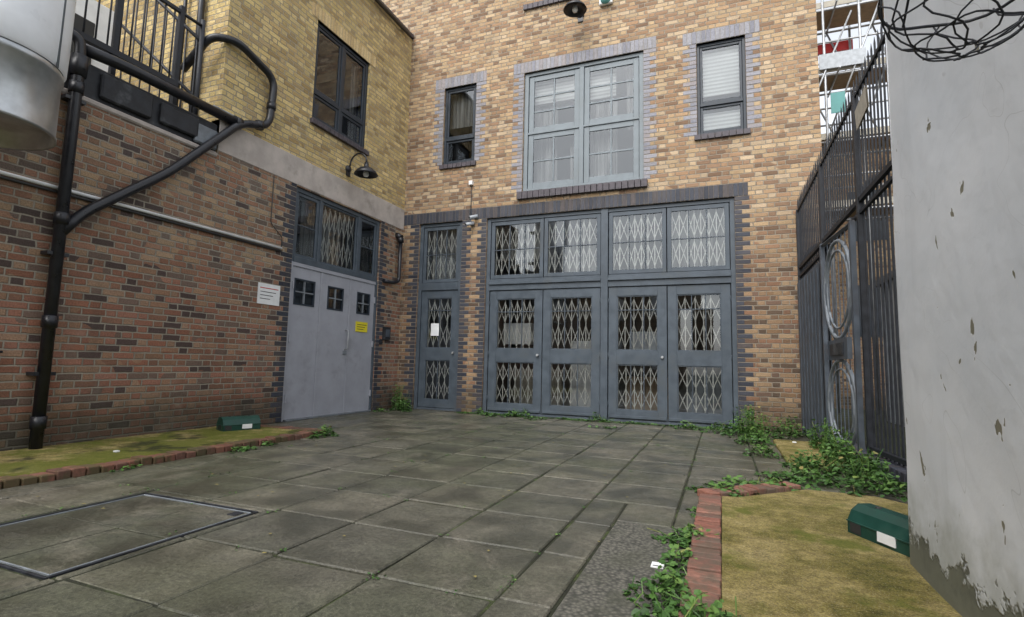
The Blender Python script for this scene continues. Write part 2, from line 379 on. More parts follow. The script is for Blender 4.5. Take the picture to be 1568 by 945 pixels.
def grille(b,w,u0,u1,z0,z1,d,pitch=.15,bands=2,m='grille'):
    n=max(2,round((u1-u0)/pitch)); p=(u1-u0)/n
    d=-.165
    us=[u0+i*p+(random.uniform(-.02,.02) if 0<i<n else 0) for i in range(n+1)]
    for u in us: wb(b,w,u-.009,u+.009,d-.012,d,z0,z1,m)
    H=(z1-z0)/bands
    for j in range(bands):
        c=z0+H*(j+.5); hh=min(.24,H*.42)
        for i in range(n):
            a=us[i]; e=us[i+1]
            for (s0,s1,dd) in ((-1,1,0),(1,-1,.006)):
                A=Vector(wp(w,a,d+.006+dd,c+s0*hh)); C=Vector(wp(w,e,d+.006+dd,c+s1*hh))
                b.tube([A,C],.009,m,4,False,False)

# =============================================================== MAIN BUILDING
mb=empty('brick_warehouse')
FH=[(-6.88,-5.70,0,4.50),(-5.06,.28,0,4.50),(-6.32,-5.44,5.94,7.92),(-4.20,-1.46,5.04,7.92),(-.39,.54,5.85,7.83)]
b=B(); wall(b,'F',-12,1.80,0,11.5,FH,'brickF')
b.face([(1.80,FY,0),(1.80,FY+6,0),(1.80,FY+6,11.5),(1.80,FY,11.5)],'brickF')
b.face([(-12,FY,11.5),(1.8,FY,11.5),(1.8,FY+6,11.5),(-12,FY+6,11.5)],'roofing')
b.obj('walls',mb)
b=B()
quoin(b,'F',-6.88,-1,0,4.5,'bluebrick'); quoin(b,'F',-5.70,1,0,4.5,'bluebrick',long=.24)
quoin(b,'F',-5.06,-1,0,4.5,'bluebrick',long=.24,start=1); quoin(b,'F',.28,1,0,4.5,'bluebrick')
soldier(b,'F',-7.34,.53,4.50,4.77,'bluebrick')
for (a,c,e,g) in FH[2:]:
    k0=math.ceil(e/CH-.01)*CH
    quoin(b,'F',a,-1,k0,g,'lilacbrick',long=.27); quoin(b,'F',c,1,k0,g,'lilacbrick',long=.27)
    soldier(b,'F',a-.27,c+.27,g,g+.27,'lilacbrick',back='mortarL')
b.obj('quoins_and_lintels',mb,bevel=.004)
b=B()
for (a,c,e,g) in (FH[2],FH[4]):
    soldier(b,'F',a-.06,c+.06,e-.12,e,'sill',pitch=.13,d=.06)
soldier(b,'F',-4.30,-1.38,4.86,5.04,'sill',pitch=.135,d=.09)
soldier(b,'F',-4.25,-3.0,9.48,9.62,'sill',pitch=.13,d=.06)
b.obj('window_sills',mb,bevel=.005)
b=B()
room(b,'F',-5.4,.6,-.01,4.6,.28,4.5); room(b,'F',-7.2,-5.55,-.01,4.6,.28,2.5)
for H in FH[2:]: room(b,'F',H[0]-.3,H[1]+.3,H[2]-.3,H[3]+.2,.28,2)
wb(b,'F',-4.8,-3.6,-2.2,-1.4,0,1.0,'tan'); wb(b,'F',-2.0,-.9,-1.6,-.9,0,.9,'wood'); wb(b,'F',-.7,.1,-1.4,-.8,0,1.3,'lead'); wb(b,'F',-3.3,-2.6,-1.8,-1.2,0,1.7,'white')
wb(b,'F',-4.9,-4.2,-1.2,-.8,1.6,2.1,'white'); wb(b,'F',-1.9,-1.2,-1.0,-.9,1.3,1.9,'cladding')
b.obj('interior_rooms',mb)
b=B()
quad(b,'F',-4.15,-2.9,7.25,7.85,-.30,'blind'); quad(b,'F',-2.75,-2.1,7.15,7.85,-.30,'blind'); quad(b,'F',-4.15,-3.5,5.05,7.2,-.45,'curtain'); quad(b,'F',-2.7,-2.1,5.05,7.1,-.45,'curtain')
quad(b,'F',-3.2,-2.8,5.05,6.2,-.5,'curtain'); quad(b,'F',-1.9,-1.5,6.4,7.85,-.5,'curtain')
quad(b,'F',-.36,.5,6.75,7.8,-.22,'blind'); quad(b,'F',-.36,.5,5.9,6.38,-.22,'blind'); quad(b,'F',-6.3,-5.45,7.0,7.9,-.32,'curtain')
quad(b,'F',-.95,.2,3.1,4.45,-.40,'curtain'); quad(b,'F',-6.8,-5.75,3.1,4.45,-.5,'curtain'); quad(b,'F',-4.95,-3.75,3.6,4.45,-.6,'curtain'); quad(b,'F',-3.4,-2.5,3.2,4.1,-1.0,'curtain')
b.obj('blinds_and_curtains',mb)
b=B(); gb=B(); gr=B()
fm='blueframe'
wb(b,'F',-5.06,-4.97,-.16,-.05,0,4.50,fm); wb(b,'F',.19,.28,-.16,-.05,0,4.50,fm); wb(b,'F',-2.37,-2.22,-.17,-.03,0,4.50,fm)
for a,c in ((-4.97,-2.37),(-2.22,.19)):
    wb(b,'F',a,c,-.16,-.045,2.80,2.93,fm); wb(b,'F',a,c,-.16,-.005,2.93,2.99,fm); wb(b,'F',a,c,-.16,-.06,2.99,3.06,fm)
    wb(b,'F',a,c,-.16,-.055,4.42,4.50,fm); wb(b,'F',a,c,-.16,-.06,0,.05,fm)
    m_=(a+c)/2
    for u0,u1 in ((a+.014,m_-.009),(m_+.009,c-.014)):
        st=.175; d=-.075+random.uniform(-.006,.006)
        wb(b,'F',u0,u0+st,d-.05,d,.06,2.785,fm); wb(b,'F',u1-st,u1,d-.05,d,.06,2.785,fm)
        for z0,z1 in ((.06,.24),(1.17,1.46),(2.60,2.785)): wb(b,'F',u0+st,u1-st,d-.05,d-.002,z0,z1,fm)
        wb(b,'F',u0+.02,u1-.02,d-.001,d+.03,.08,.13,fm)
        for z0,z1 in ((.24,1.17),(1.46,2.60)):
            light(b,gb,'F',u0+st,u1-st,z0,z1,.022,3,1,fm,d=d-.012,th=.03,bar=.018,rowlist=[z1-.30] if z1>2 else [])
            grille(gr,'F',u0+st+.01,u1-st-.01,z0+.02,z1-.02,-.22)
        light(b,gb,'F',u0,u1,3.07,4.41,.085,3,2,fm,d=-.07,th=.05,bar=.02)
        grille(gr,'F',u0+.09,u1-.09,3.16,4.33,-.22)
        for z in (.35,1.35,2.5):
            for uu in ((u0,) if u0==a+.014 else (u1,)): b.tube([wp('F',uu,d+.012,z-.05),wp('F',uu,d+.012,z+.05)],.012,'blueframe',6)
    b.tube([wp('F',m_-.10,-.085,1.33),wp('F',m_-.10,-.02,1.33)],.028,'scaf',10)
wb(b,'F',-6.88,-6.79,-.16,-.05,0,4.50,fm); wb(b,'F',-5.79,-5.70,-.16,-.05,0,4.50,fm)
wb(b,'F',-6.79,-5.79,-.16,-.045,2.85,3.03,fm); wb(b,'F',-6.79,-5.79,-.16,-.055,4.42,4.50,fm); wb(b,'F',-6.79,-5.79,-.16,-.06,0,.05,fm)
d=-.075; u0,u1=-6.78,-5.80; st=.15
wb(b,'F',u0,u0+st,d-.05,d,.06,2.84,fm); wb(b,'F',u1-st,u1,d-.05,d,.06,2.84,fm)
for z0,z1 in ((.06,.24),(1.17,1.46),(2.66,2.84)): wb(b,'F',u0+st,u1-st,d-.05,d-.002,z0,z1,fm)
for z0,z1 in ((.24,1.17),(1.46,2.66)):
    light(b,gb,'F',u0+st,u1-st,z0,z1,.02,2,1,fm,d=d-.012,th=.03,bar=.018,rowlist=[z1-.3] if z1>2 else [])
    grille(gr,'F',u0+st+.01,u1-st-.01,z0+.02,z1-.02,-.22)
light(b,gb,'F',u0,u1,3.04,4.41,.08,3,2,fm,d=-.07,th=.05,bar=.02); grille(gr,'F',u0+.08,u1-.08,3.12,4.33,-.22)
b.tube([wp('F',u1-.07,d,1.35),wp('F',u1-.07,d+.05,1.35)],.028,'scaf',10)
wb(b,'F',-6.50,-6.28,-.086,-.080,1.75,2.05,'white')
b.obj('blue_doors',mb,bevel=.006)
b=B(); fl='bluelight'
a,c,e,g=FH[3]
wb(b,'F',a,a+.10,-.17,-.05,e,g,fl); wb(b,'F',c-.10,c,-.17,-.05,e,g,fl); wb(b,'F',a+.1,c-.1,-.17,-.052,g-.08,g,fl); wb(b,'F',a+.1,c-.1,-.17,-.04,e,e+.09,fl)
m_=(a+c)/2; wb(b,'F',m_-.05,m_+.05,-.17,-.048,e+.09,g-.08,fl)
for u0,u1 in ((a+.11,m_-.055),(m_+.055,c-.11)):
    light(b,gb,'F',u0,u1,e+.10,6.42,.12,2,2,fl,d=-.08,th=.05,bar=.040); light(b,gb,'F',u0,u1,6.47,g-.09,.12,2,3,fl,d=-.08,th=.05,bar=.040)
wb(b,'F',a+.1,m_-.05,-.17,-.055,6.42,6.47,fl); wb(b,'F',m_+.05,c-.1,-.17,-.055,6.42,6.47,fl)
for H in (FH[2],FH[4]):
    a,c,e,g=H; f2='darkframe'; zz=e+.62
    wb(b,'F',a,a+.06,-.16,-.06,e,g,f2); wb(b,'F',c-.06,c,-.16,-.06,e,g,f2); wb(b,'F',a+.06,c-.06,-.16,-.062,g-.06,g,f2); wb(b,'F',a+.06,c-.06,-.16,-.05,e,e+.06,f2)
    wb(b,'F',a+.06,c-.06,-.16,-.045,zz,zz+.07,f2)
    light(b,gb,'F',a+.065,c-.065,e+.065,zz-.003,.05,1,1,f2,d=-.075); light(b,gb,'F',a+.065,c-.065,zz+.073,g-.065,.05,1,1,f2,d=-.075)
b.obj('upper_windows',mb,bevel=.005)
gb.obj('window_panes',mb); gr.obj('security_grilles',mb)

# =============================================================== SIDE BUILDING
sb=empty('brick_side_building')
LH=[(7.34,9.98,0,4.36),(7.60,9.28,5.80,7.86)]
b=B()
wall(b,'L',-6,5.66,0,4.26,[],'brickL')
wall(b,'L',5.66,10.9,0,4.38,[LH[0]],'brickL')
wall(b,'L',5.66,10.9,4.90,9.46,[LH[1]],'brickY')
b.obj('walls',sb)
b=B()
b.face([(LX,5.66,4.26),(LX,5.66,9.46),(-13,5.66,9.46),(-13,5.66,4.26)],'brickY')
b.face([(LX,5.66,9.46),(LX,10.9,9.46),(-13,10.9,9.46),(-13,5.66,9.46)],'roofing')
b.face([(-13,-6,4.2),(LX-.3,-6,4.2),(LX-.3,5.66,4.2),(-13,5.66,4.2)],'roofing')
b.face([(-11.2,-6,4.2),(-11.2,5.66,4.2),(-11.2,5.66,9),(-11.2,-6,9)],'brickF')
b.obj('terrace_walls',sb)
b=B()
wb(b,'L',5.66,10.897,-.2,.012,4.38,4.905,'concrete')
wb(b,'L',5.66,10.89,-.15,.06,9.46,9.56,'sill')
b.tube(smooth_path([wp('L',5.6,.1,9.40),wp('L',10.6,.1,9.40)]),.05,'black',8)
b.obj('concrete_band_and_coping',sb,bevel=.01)
b=B()
wb(b,'L',-6,5.655,-.35,.03,4.26,4.34,'concrete')
wb(b,'L',-6,5.655,-.35,-.02,4.34,4.80,'felt')
for y0,y1,z0,z1,m in ((3.95,4.6,4.40,4.74,'felt'),(4.72,5.3,4.42,4.72,'felt'),(5.25,5.62,4.36,4.66,'lead'),(5.5,6.0,4.92,5.06,'lead')):
    wb(b,'L',y0,y1,-.02,.05,z0,z1,m)
b.obj('parapet_flashing',sb,bevel=.02)
b=B()
quoin(b,'L',7.34,-1,0,4.38,'bluebrick'); quoin(b,'L',9.98,1,0,4.38,'bluebrick')
soldier(b,'L',7.42,9.46,7.86,8.13,'yelbrick',back='mortarL')
b.obj('quoins_and_lintels',sb,bevel=.004)
b=B(); soldier(b,'L',7.55,9.33,5.69,5.80,'sill',pitch=.13,d=.07); b.obj('window_sill',sb,bevel=.005)
b=B(); room(b,'L',7.1,10.4,2.9,4.4,.28,3); room(b,'L',7.3,9.6,5.5,7.9,.28,3)
quad(b,'L',8.0,9.2,3.0,4.3,-.5,'curtain'); quad(b,'L',9.0,9.25,5.85,7.8,-.3,'curtain')
b.obj('interior_rooms',sb)
b=B(); gb=B(); fm='blueframe'
wb(b,'L',7.34,7.42,-.16,-.04,2.93,4.36,fm); wb(b,'L',9.90,9.98,-.16,-.04,2.93,4.36,fm)
wb(b,'L',7.42,9.90,-.16,-.045,4.28,4.36,fm); wb(b,'L',7.42,9.90,-.16,-.02,2.93,3.04,fm)
wb(b,'L',8.03,8.11,-.16,-.042,3.04,4.28,fm); wb(b,'L',9.22,9.30,-.16,-.042,3.04,4.28,fm)
light(b,gb,'L',7.425,8.025,3.045,4.275,.06,1,2,fm,d=-.06); light(b,gb,'L',8.115,9.215,3.045,4.275,.035,1,1,fm,d=-.07); light(b,gb,'L',9.305,9.895,3.045,4.275,.06,1,2,fm,d=-.06)
gr=B(); grille(gr,'L',8.15,9.2,3.08,4.25,-.25)
f2='darkframe'; a,c,e,g=LH[1]
wb(b,'L',a,a+.07,-.15,-.05,e,g,f2); wb(b,'L',c-.07,c,-.15,-.05,e,g,f2); wb(b,'L',a+.07,c-.07,-.15,-.052,g-.07,g,f2); wb(b,'L',a+.07,c-.07,-.15,-.045,e,e+.07,f2)
m_=(a+c)/2; wb(b,'L',m_-.04,m_+.04,-.15,-.048,e+.07,g-.07,f2)
for u0,u1 in ((a+.075,m_-.045),(m_+.045,c-.075)):
    light(b,gb,'L',u0,u1,e+.075,6.36,.055,1,1,f2,d=-.065); light(b,gb,'L',u0,u1,6.44,g-.075,.055,1,1,f2,d=-.065)
    wb(b,'L',u0-.003,u1+.003,-.15,-.045,6.362,6.438,f2)
b.obj('windows',sb,bevel=.005); gb.obj('window_panes',sb); gr.obj('security_grilles',sb)
b=B(); gb=B(); sd='steeldoor'
wb(b,'L',7.34,7.40,-.16,-.02,0,2.93,sd); wb(b,'L',9.92,9.98,-.16,-.02,0,2.93,'blueframe'); wb(b,'L',7.40,9.92,-.16,-.025,2.86,2.93,sd)
def panel(u0,u1,z0,z1,holes):
    us=sorted({u0,u1,*[h for H in holes for h in H[:2]]}); zs=sorted({z0,z1,*[h for H in holes for h in H[2:]]})
    for i in range(len(us)-1):
        for j in range(len(zs)-1):
            cu=(us[i]+us[i+1])/2; cz=(zs[j]+zs[j+1])/2
            if any(h[0]<cu<h[1] and h[2]<cz<h[3] for h in holes): continue
            quad(b,'L',us[i],us[i+1],zs[j],zs[j+1],-.045,sd)
    for (p,q,r_,s_) in holes:
        f='darkframe'
        wb(b,'L',p-.02,p+.012,-.09,-.035,r_-.02,s_+.02,f); wb(b,'L',q-.012,q+.02,-.09,-.035,r_-.02,s_+.02,f)
        wb(b,'L',p+.012,q-.012,-.09,-.037,r_-.02,r_+.012,f); wb(b,'L',p+.012,q-.012,-.09,-.037,s_-.012,s_+.02,f)
        u=(p+q)/2; z=(r_+s_)/2
        wb(b,'L',u-.012,u+.012,-.08,-.040,r_+.012,s_-.012,'lead'); wb(b,'L',p+.012,q-.012,-.078,-.043,z-.012,z+.012,'lead')
        gb.face([wp('L',p,-.07,r_),wp('L',q,-.07,r_),wp('L',q,-.07,s_),wp('L',p,-.07,s_)],'glass')
panel(7.405,8.185,.03,2.855,[(7.50,8.0,2.16,2.62)]); panel(8.19,9.06,.03,2.855,[(8.40,8.84,2.16,2.60)]); panel(9.07,9.915,.03,2.855,[(9.32,9.74,2.16,2.60)])
for u in (8.187,9.065): wb(b,'L',u-.03,u+.03,-.04,-.030,.03,2.855,sd); wb(b,'L',u+.03,u+.036,-.044,-.042,.03,2.855,'ink')
for (p,q) in ((7.41,7.44),(9.88,9.91)):
    for z in (.4,1.5,2.5): wb(b,'L',p,q,-.04,-.005,z-.07,z+.07,sd)
b.tube(smooth_path([wp('L',8.98,-.04,1.35),wp('L',8.98,.04,1.35),wp('L',8.98,.04,1.75),wp('L',8.98,-.04,1.75)],rad=.03),.013,'scaf',8)
wb(b,'L',8.93,9.03,-.04,-.02,1.25,1.32,'lead')
wb(b,'L',7.42,9.9,-.05,.03,-.0,.03,'lead')
room(b,'L',7.2,10.2,0,2.9,.28,2.5)
b.obj('steel_double_door',sb,bevel=.004); gb.obj('door_panes',sb)

# ---- signs
b=B(); wb(b,'L',6.62,7.10,.004,.014,2.06,2.42,'white')
wb(b,'L',6.66,7.06,.014,.016,2.335,2.350,'red')
for i in range(3): wb(b,'L',6.67,6.67+.34-.06*i,.014,.016,2.27-i*.06,2.282-i*.06,'ink')
b.obj('wall_sign',bevel=.002)
b=B(); wb(b,'L',9.30,9.70,-.040,-.028,1.75,1.97,'yellow')
for i in range(3): wb(b,'L',9.34,9.34+.32-.05*i,-.028,-.026,1.90-i*.05,1.912-i*.05,'ink')
b.obj('warning_sign')
b=B(); wb(b,'L',10.22,10.46,.0,.07,1.62,1.92,'felt'); wb(b,'L',10.26,10.42,.07,.08,1.68,1.86,'gatepaint'); wb(b,'L',10.12,10.2,0,.04,1.5,1.62,'black'); b.obj('intercom_panel',bevel=.008)

# ---- pipes
r=.062; o=.12
b=B()
b.tube(smooth_path([wp('L',3.3,o-.1,4.98),wp('L',3.62,o,5.0),wp('L',3.64,o,4.7),wp('L',3.64,o,0.05)],rad=.16),r,'black',14)
b.tube([wp('L',3.64,o,4.5),wp('L',3.64,o,4.75)],[r+.02,r+.035],'black',14)
for z in (4.35,2.72,1.5,.35): b.tube([wp('L',3.64,o,z-.07),wp('L',3.64,o,z+.07)],r+.014,'black',14)
for z in (4.2,2.3,.9): wb(b,'L',3.53,3.75,0,.14,z-.02,z+.02,'black')
b.tube(smooth_path([wp('L',3.64,o,2.55),wp('L',3.85,o,2.85),wp('L',4.85,o,3.72),wp('L',5.95,o,4.95),wp('L',6.5,o,5.12),wp('L',6.55,o,6.02),wp('L',5.75,o,6.25),wp('L',5.45,-.1,6.2),wp('L',5.4,-.6,5.7)],rad=.22),r,'black',14)
for (y,z) in ((6.52,5.5),(6.30,5.06)): b.tube([wp('L',y,o,z-.06),wp('L',y+.001,o,z+.06)],r+.014,'black',14)
b.tube(smooth_path([wp('L',3.64,.05,4.9),wp('L',4.2,.08,4.93),wp('L',5.95,.08,4.93)],rad=.2),.075,'black',14)
b.tube([wp('L',5.84,.08,4.93),wp('L',5.96,.08,4.93)],.10,'black',14)
b.obj('black_downpipe')
b=B(); b.tube([wp('L',-3,.03,3.10),wp('L',7.05,.03,3.10)],.024,'white',8); b.tube([wp('L',-3,.025,3.050),wp('L',7.05,.025,3.050)],.018,'cableshade',8)  # dark lower tube: black cable that also draws the shadow line beneath the conduit
b.tube(smooth_path([wp('L',7.05,.02,3.08),wp('L',7.06,.02,3.3),wp('L',6.78,.02,3.5),wp('L',6.78,.02,4.36)],rad=.05),.008,'cableshade',6)
b.obj('wall_conduit')
b=B(); b.tube(smooth_path([wp('L',10.62,.12,4.05),wp('L',10.62,.12,3.05),wp('L',10.4,.10,2.98),wp('L',10.1,.06,2.98)],rad=.1),.045,'black',12)
b.tube([wp('L',10.62,.12,4.0),wp('L',10.62,.12,4.12)],.075,'black',12); b.tube([wp('L',10.62,-.02,4.2),wp('L',10.62,.14,4.12)],.07,'black',12)
b.obj('rainwater_pipe')
b=B(); b.tube(smooth_path([wp('L',3.15,0,1.05),wp('L',3.15,.16,1.05),wp('L',3.15,.18,.92)],rad=.05),.02,'blackiron',8); b.tube([wp('L',3.05,.1,1.14),wp('L',3.25,.1,1.14)],.014,'blackiron',8); b.tube([wp('L',3.15,.1,1.05),wp('L',3.15,.1,1.14)],.012,'blackiron',6)
b.obj('garden_tap')

def lamp(w,u,z,out=.55,s=1.0,name='wall_lamp'):
    b=B()
    b.lathe(wp(w,u,0,z),[(0,.06),(.055*s,.05),(.075*s,.02),(.075*s,0)],'black',16,axis=Vector(wp(w,0,1,0))-Vector(wp(w,0,0,0)))
    wb(b,w,u-.05*s,u+.05*s,0,.03,z-.14*s,z+.05*s,'black')
    path=[wp(w,u,.03,z)]
    R_=out/2
    for k in range(13):
        a=math.pi*k/12; path.append(wp(w,u,.06+R_-R_*math.cos(a),z+.10+R_*1.0*math.sin(a)))
    path[-1]=wp(w,u,.06+out,z+.06)
    b.tube(path,.016*s,'black',8)
    c=wp(w,u,.06+out,z-.16*s)
    b.lathe(c,[(.0,.24*s),(.035*s,.24*s),(.045*s,.17*s),(.06*s,.14*s),(.13*s,.115*s),(.19*s,.06*s),(.225*s,.0),(.218*s,-.004),(.18*s,.05*s),(.12*s,.10*s),(.0,.12*s)],'black',28)
    b.lathe(c,[(0,-.05*s),(.04*s,-.035*s),(.055*s,0),(.045*s,.05*s),(.03*s,.09*s)],'white',14)
    b.obj(name)
lamp('L',8.72,5.18,.42,1.1); lamp('F',-2.86,9.05,.42,1.15)
b=B(); wb(b,'F',-2.42,-2.12,0,.09,9.14,9.44,'white'); b.lathe(wp('F',-2.27,.09,9.25),[(.12,0),(.11,.04),(.06,.08),(0,.095)],'teal',18,axis=(0,-1,0)); b.obj('alarm_box',bevel=.03,seg=3)
b=B(); wb(b,'F',-5.53,-5.44,0,.08,5.34,5.44,'white'); b.tube([wp('F',-5.48,.02,5.32),wp('F',-5.48,.02,4.60)],.010,'cableshade',6); b.obj('motion_sensor',bevel=.015,seg=2)
def cctv(w,u,z,name='security_camera'):
    b=B(); wb(b,w,u-.04,u+.04,0,.04,z-.05,z+.05,'lead')
    b.tube([wp(w,u,.03,z),wp(w,u-.02,.10,z-.03)],.014,'lead',8)
    b.tube([wp(w,u+.04,.05,z+.0),wp(w,u-.09,.20,z-.06)],.040,'cladding',12)
    b.tube([wp(w,u-.088,.198,z-.059),wp(w,u-.095,.205,z-.062)],.028,'ink',12)
    b.obj(name)
cctv('F',-5.42,4.40); cctv('F',-5.33,4.56)

# ---- extraction duct
b=B(); c=(-6.47,2.46,0)
b.lathe(c,[(.0,3.42),(.57,3.40),(.58,3.25),(.61,3.24),(.61,3.27),(.60,3.30),(.60,3.84),(.615,3.85),(.615,3.90),(.60,3.92)],'duct',48)
b.lathe(c,[(.61,3.92),(.63,3.95),(.635,4.2),(.635,7.5),(0,7.6)],'ductw',48)
b.tube([(c[0]+.52,c[1]+.36,3.9),(c[0]+.52,c[1]+.36,7.4)],.012,'lead',6)
for z in (5.0,6.4): wb(b,'L',2.3,2.6,0,.4,z,z+.06,'blackiron')
b.obj('extraction_duct')
# ---- terrace railing
b=B()
X0=LX-.15
for (x,y0,y1) in ((X0,3.3,5.0),):
    b.box(x-.04,x+.04,y0,y1,5.12,5.20,'blackiron'); b.box(x-.025,x+.025,y0,y1,6.28,6.33,'blackiron')
    y=y0+.06
    while y<y1: b.tube([(x,y,5.19),(x,y,6.29)],.013,'blackiron',6); y+=.14
    for y in (y0,y1,(y0+y1)/2): b.box(x-.03,x+.03,y-.03,y+.03,4.3,6.4,'blackiron')
for k in range(9):
    x=X0-.1-k*.26; b.tube([(x,5.35,4.3+k*.0),(x,5.35,6.1+k*.22)],.014,'blackiron',6)
b.tube([(X0,5.35,6.05),(X0-2.4,5.35,8.1)],.028,'blackiron',8); b.tube([(X0,5.35,5.1),(X0-2.4,5.35,7.1)],.028,'blackiron',8)
b.tube([(X0,5.35,4.3),(X0,5.35,6.4)],.035,'blackiron',8); b.tube([(X0,5.0,6.3),(X0,5.35,6.3)],.025,'blackiron',8)
b.obj('terrace_railing')
b=B(); b.box(-9.5,-9.44,3.7,5.2,4.2,6.9,'white'); b.box(-9.44,-9.41,3.95,4.9,5.8,6.5,'ink'); b.box(-9.5,-9.44,1.2,3.6,4.2,7.6,'tan'); b.obj('terrace_screen',bevel=.01)
b=B(); b.tube([(-7.9,5.58,4.3),(-7.9,5.58,9.4)],.05,'black',10); b.tube([(-8.3,5.58,4.3),(-8.3,5.58,9.4)],.03,'black',10); b.obj('soil_pipe')

# =============================================================== GROUND
b=B(); S_=120
b.face([(-S_,-S_,-.02),(S_,-S_,-.02),(S_,S_,-.02),(-S_,S_,-.02)],'soil'); b.obj('ground')
b=B(); b.face([(LX+.01,-1,-.010),(1.7,-1,-.010),(1.7,FY-.01,-.010),(LX+.01,FY-.01,-.010)],'soil'); b.obj('joint_moss')
b=B(); T=.70
MH=(-4.50,-3.22,1.72,3.08); PT=(-.76,-.10,2.35,4.06)
def clip(rs,R_):
    out=[]
    for (p,q,s0,s1) in rs:
        if q<=R_[0] or p>=R_[1] or s1<=R_[2] or s0>=R_[3]: out.append((p,q,s0,s1)); continue
        if p<R_[0]: out.append((p,R_[0],s0,s1))
        if q>R_[1]: out.append((R_[1],q,s0,s1))
        pp,qq=max(p,R_[0]),min(q,R_[1])
        if s0<R_[2]: out.append((pp,qq,s0,R_[2]))
        if s1>R_[3]: out.append((pp,qq,R_[3],s1))
    return out
for iy in range(0,17):
    y0=FY-.05-(iy+1)*T; y1=y0+T
    for ix in range(-1,14):
        x0=LX+ix*T; x1=x0+T
        sh=(.0,.03,.02,.0,.04,.02,.0,.03,.01,.02,.05,.0,.0,.0,.0)[ix+1]
        a,c,e,g=x0,x1,y0+sh,y1+sh
        a=max(a,LX+.02); c=min(c,1.7); g=min(g,FY-.03)
        if c-a<.1 or g-e<.1: continue
        for (p,q,s0,s1) in clip(clip([(a,c,e,g)],MH),PT):
            if q-p<.05 or s1-s0<.05: continue
            h0=random.uniform(-.003,.004); tx=random.uniform(-.009,.009); ty=random.uniform(-.009,.009); cx,cy=(p+q)/2,(s0+s1)/2
            ang=random.gauss(0,.006)
            def tl(v,h0=h0,tx=tx,ty=ty,cx=cx,cy=cy,ang=ang):
                dx,dy=v.x-cx,v.y-cy
                return (cx+dx-dy*ang,cy+dy+dx*ang,v.z+h0+dx*tx+dy*ty)
            gp=random.uniform(.006,.011)
            b.box(p+gp,q-gp,s0+gp,s1-gp,-.06,0,'slab',tilt=tl)
b.obj('paving',bevel=.008)
b=B(); x0,x1,y0,y1=MH
def frame_rect(b,x0,x1,y0,y1,w,z0,z1,m):
    b.box(x0,x1,y0,y0+w,z0,z1,m); b.box(x0,x1,y1-w,y1,z0,z1,m); b.box(x0,x0+w,y0+w,y1-w,z0,z1-.001,m); b.box(x1-w,x1,y0+w,y1-w,z0,z1-.001,m)
frame_rect(b,x0+.01,x1-.01,y0+.01,y1-.01,.014,-.05,.004,'blackiron'); frame_rect(b,x0+.045,x1-.045,y0+.045,y1-.045,.008,-.05,.001,'lead')
mx=(x0+x1)/2+.1; my=(y0+y1)/2
for a,c in ((x0+.062,mx-.006),(mx+.006,x1-.062)):
    for e,g in ((y0+.062,my-.006),(my+.006,y1-.062)): b.box(a,c,e,g,-.05,-.003+random.uniform(-.003,.001),'slab',r=random.uniform(0,.15))
for cx,cy in ((x0+.12,y0+.12),(x1-.12,y1-.12)): b.box(cx-.04,cx+.04,cy-.04,cy+.04,-.02,.004,'blackiron')
b.obj('manhole_cover',bevel=.003)
b=B(); b.box(PT[0]+.012,PT[1]-.012,PT[2]+.012,PT[3]-.012,-.06,.004,'concpatch'); b.obj('concrete_patch',bevel=.01)
b=B(); b.box(-.40,-.33,3.22,3.30,.004,.010,'white'); b.box(-.39,-.34,3.235,3.245,.010,.011,'ink'); b.obj('litter_tag')

b=B()
b.box(LX,-5.79,-3,6.35,-.02,.060,'mossgreen'); b.obj('raised_strip',bevel=.02,seg=2)
b=B(); y=-3.0
while y<6.44:
    j=random.uniform(-.010,.010); b.box(-5.785+j,-5.60+j,y+.006,y+.118,-.03,.072+random.uniform(-.012,.008),'mossedge'); y+=.125
x=-7.3
while x<-5.85:
    b.box(x+.006,x+.118,6.36,6.57,-.03,.065+random.uniform(-.008,.006),'mossedge'); x+=.125
b.obj('brick_edging',bevel=.010,seg=2)
b=B()
poly=[(-.02,.6),(-.02,4.98),(.12,5.02),(.70,5.62),(1.22,5.62),(1.64,5.2),(1.68,.6)]
b.face([(x,y,.055) for x,y in poly][::-1],'mossbed')
for i in range(len(poly)):
    p,q=poly[i],poly[(i+1)%len(poly)]; b.face([(p[0],p[1],-.03),(q[0],q[1],-.03),(q[0],q[1],.055),(p[0],p[1],.055)],'mossbed')
b.obj('raised_bed')
b=B(); b.box(.72,1.45,7.4,9.3,-.02,.06,'mossbed'); b.obj('mossy_slab',bevel=.02)
b=B(); y=.6
while y<4.95:
    j=random.uniform(-.006,.006); b.box(-.20+j,-.025+j,y+.006,y+.092,-.03,.065+random.uniform(-.01,.008),'redbrick'); y+=.098
n=10
for k in range(n):
    t0=k/n; cx,cy=-.08+t0*.78,5.05+t0*.74
    an=math.radians(44)
    def tl(v,cx=cx,cy=cy,an=an): return (cx+v.x*math.cos(an)-v.y*math.sin(an),cy+v.x*math.sin(an)+v.y*math.cos(an),v.z)
    b.box(-.045,.05,-.02,.17,-.03,.06+random.uniform(-.01,.008),'redbrick',tilt=tl)
b.obj('brick_edging',bevel=.008,seg=2)

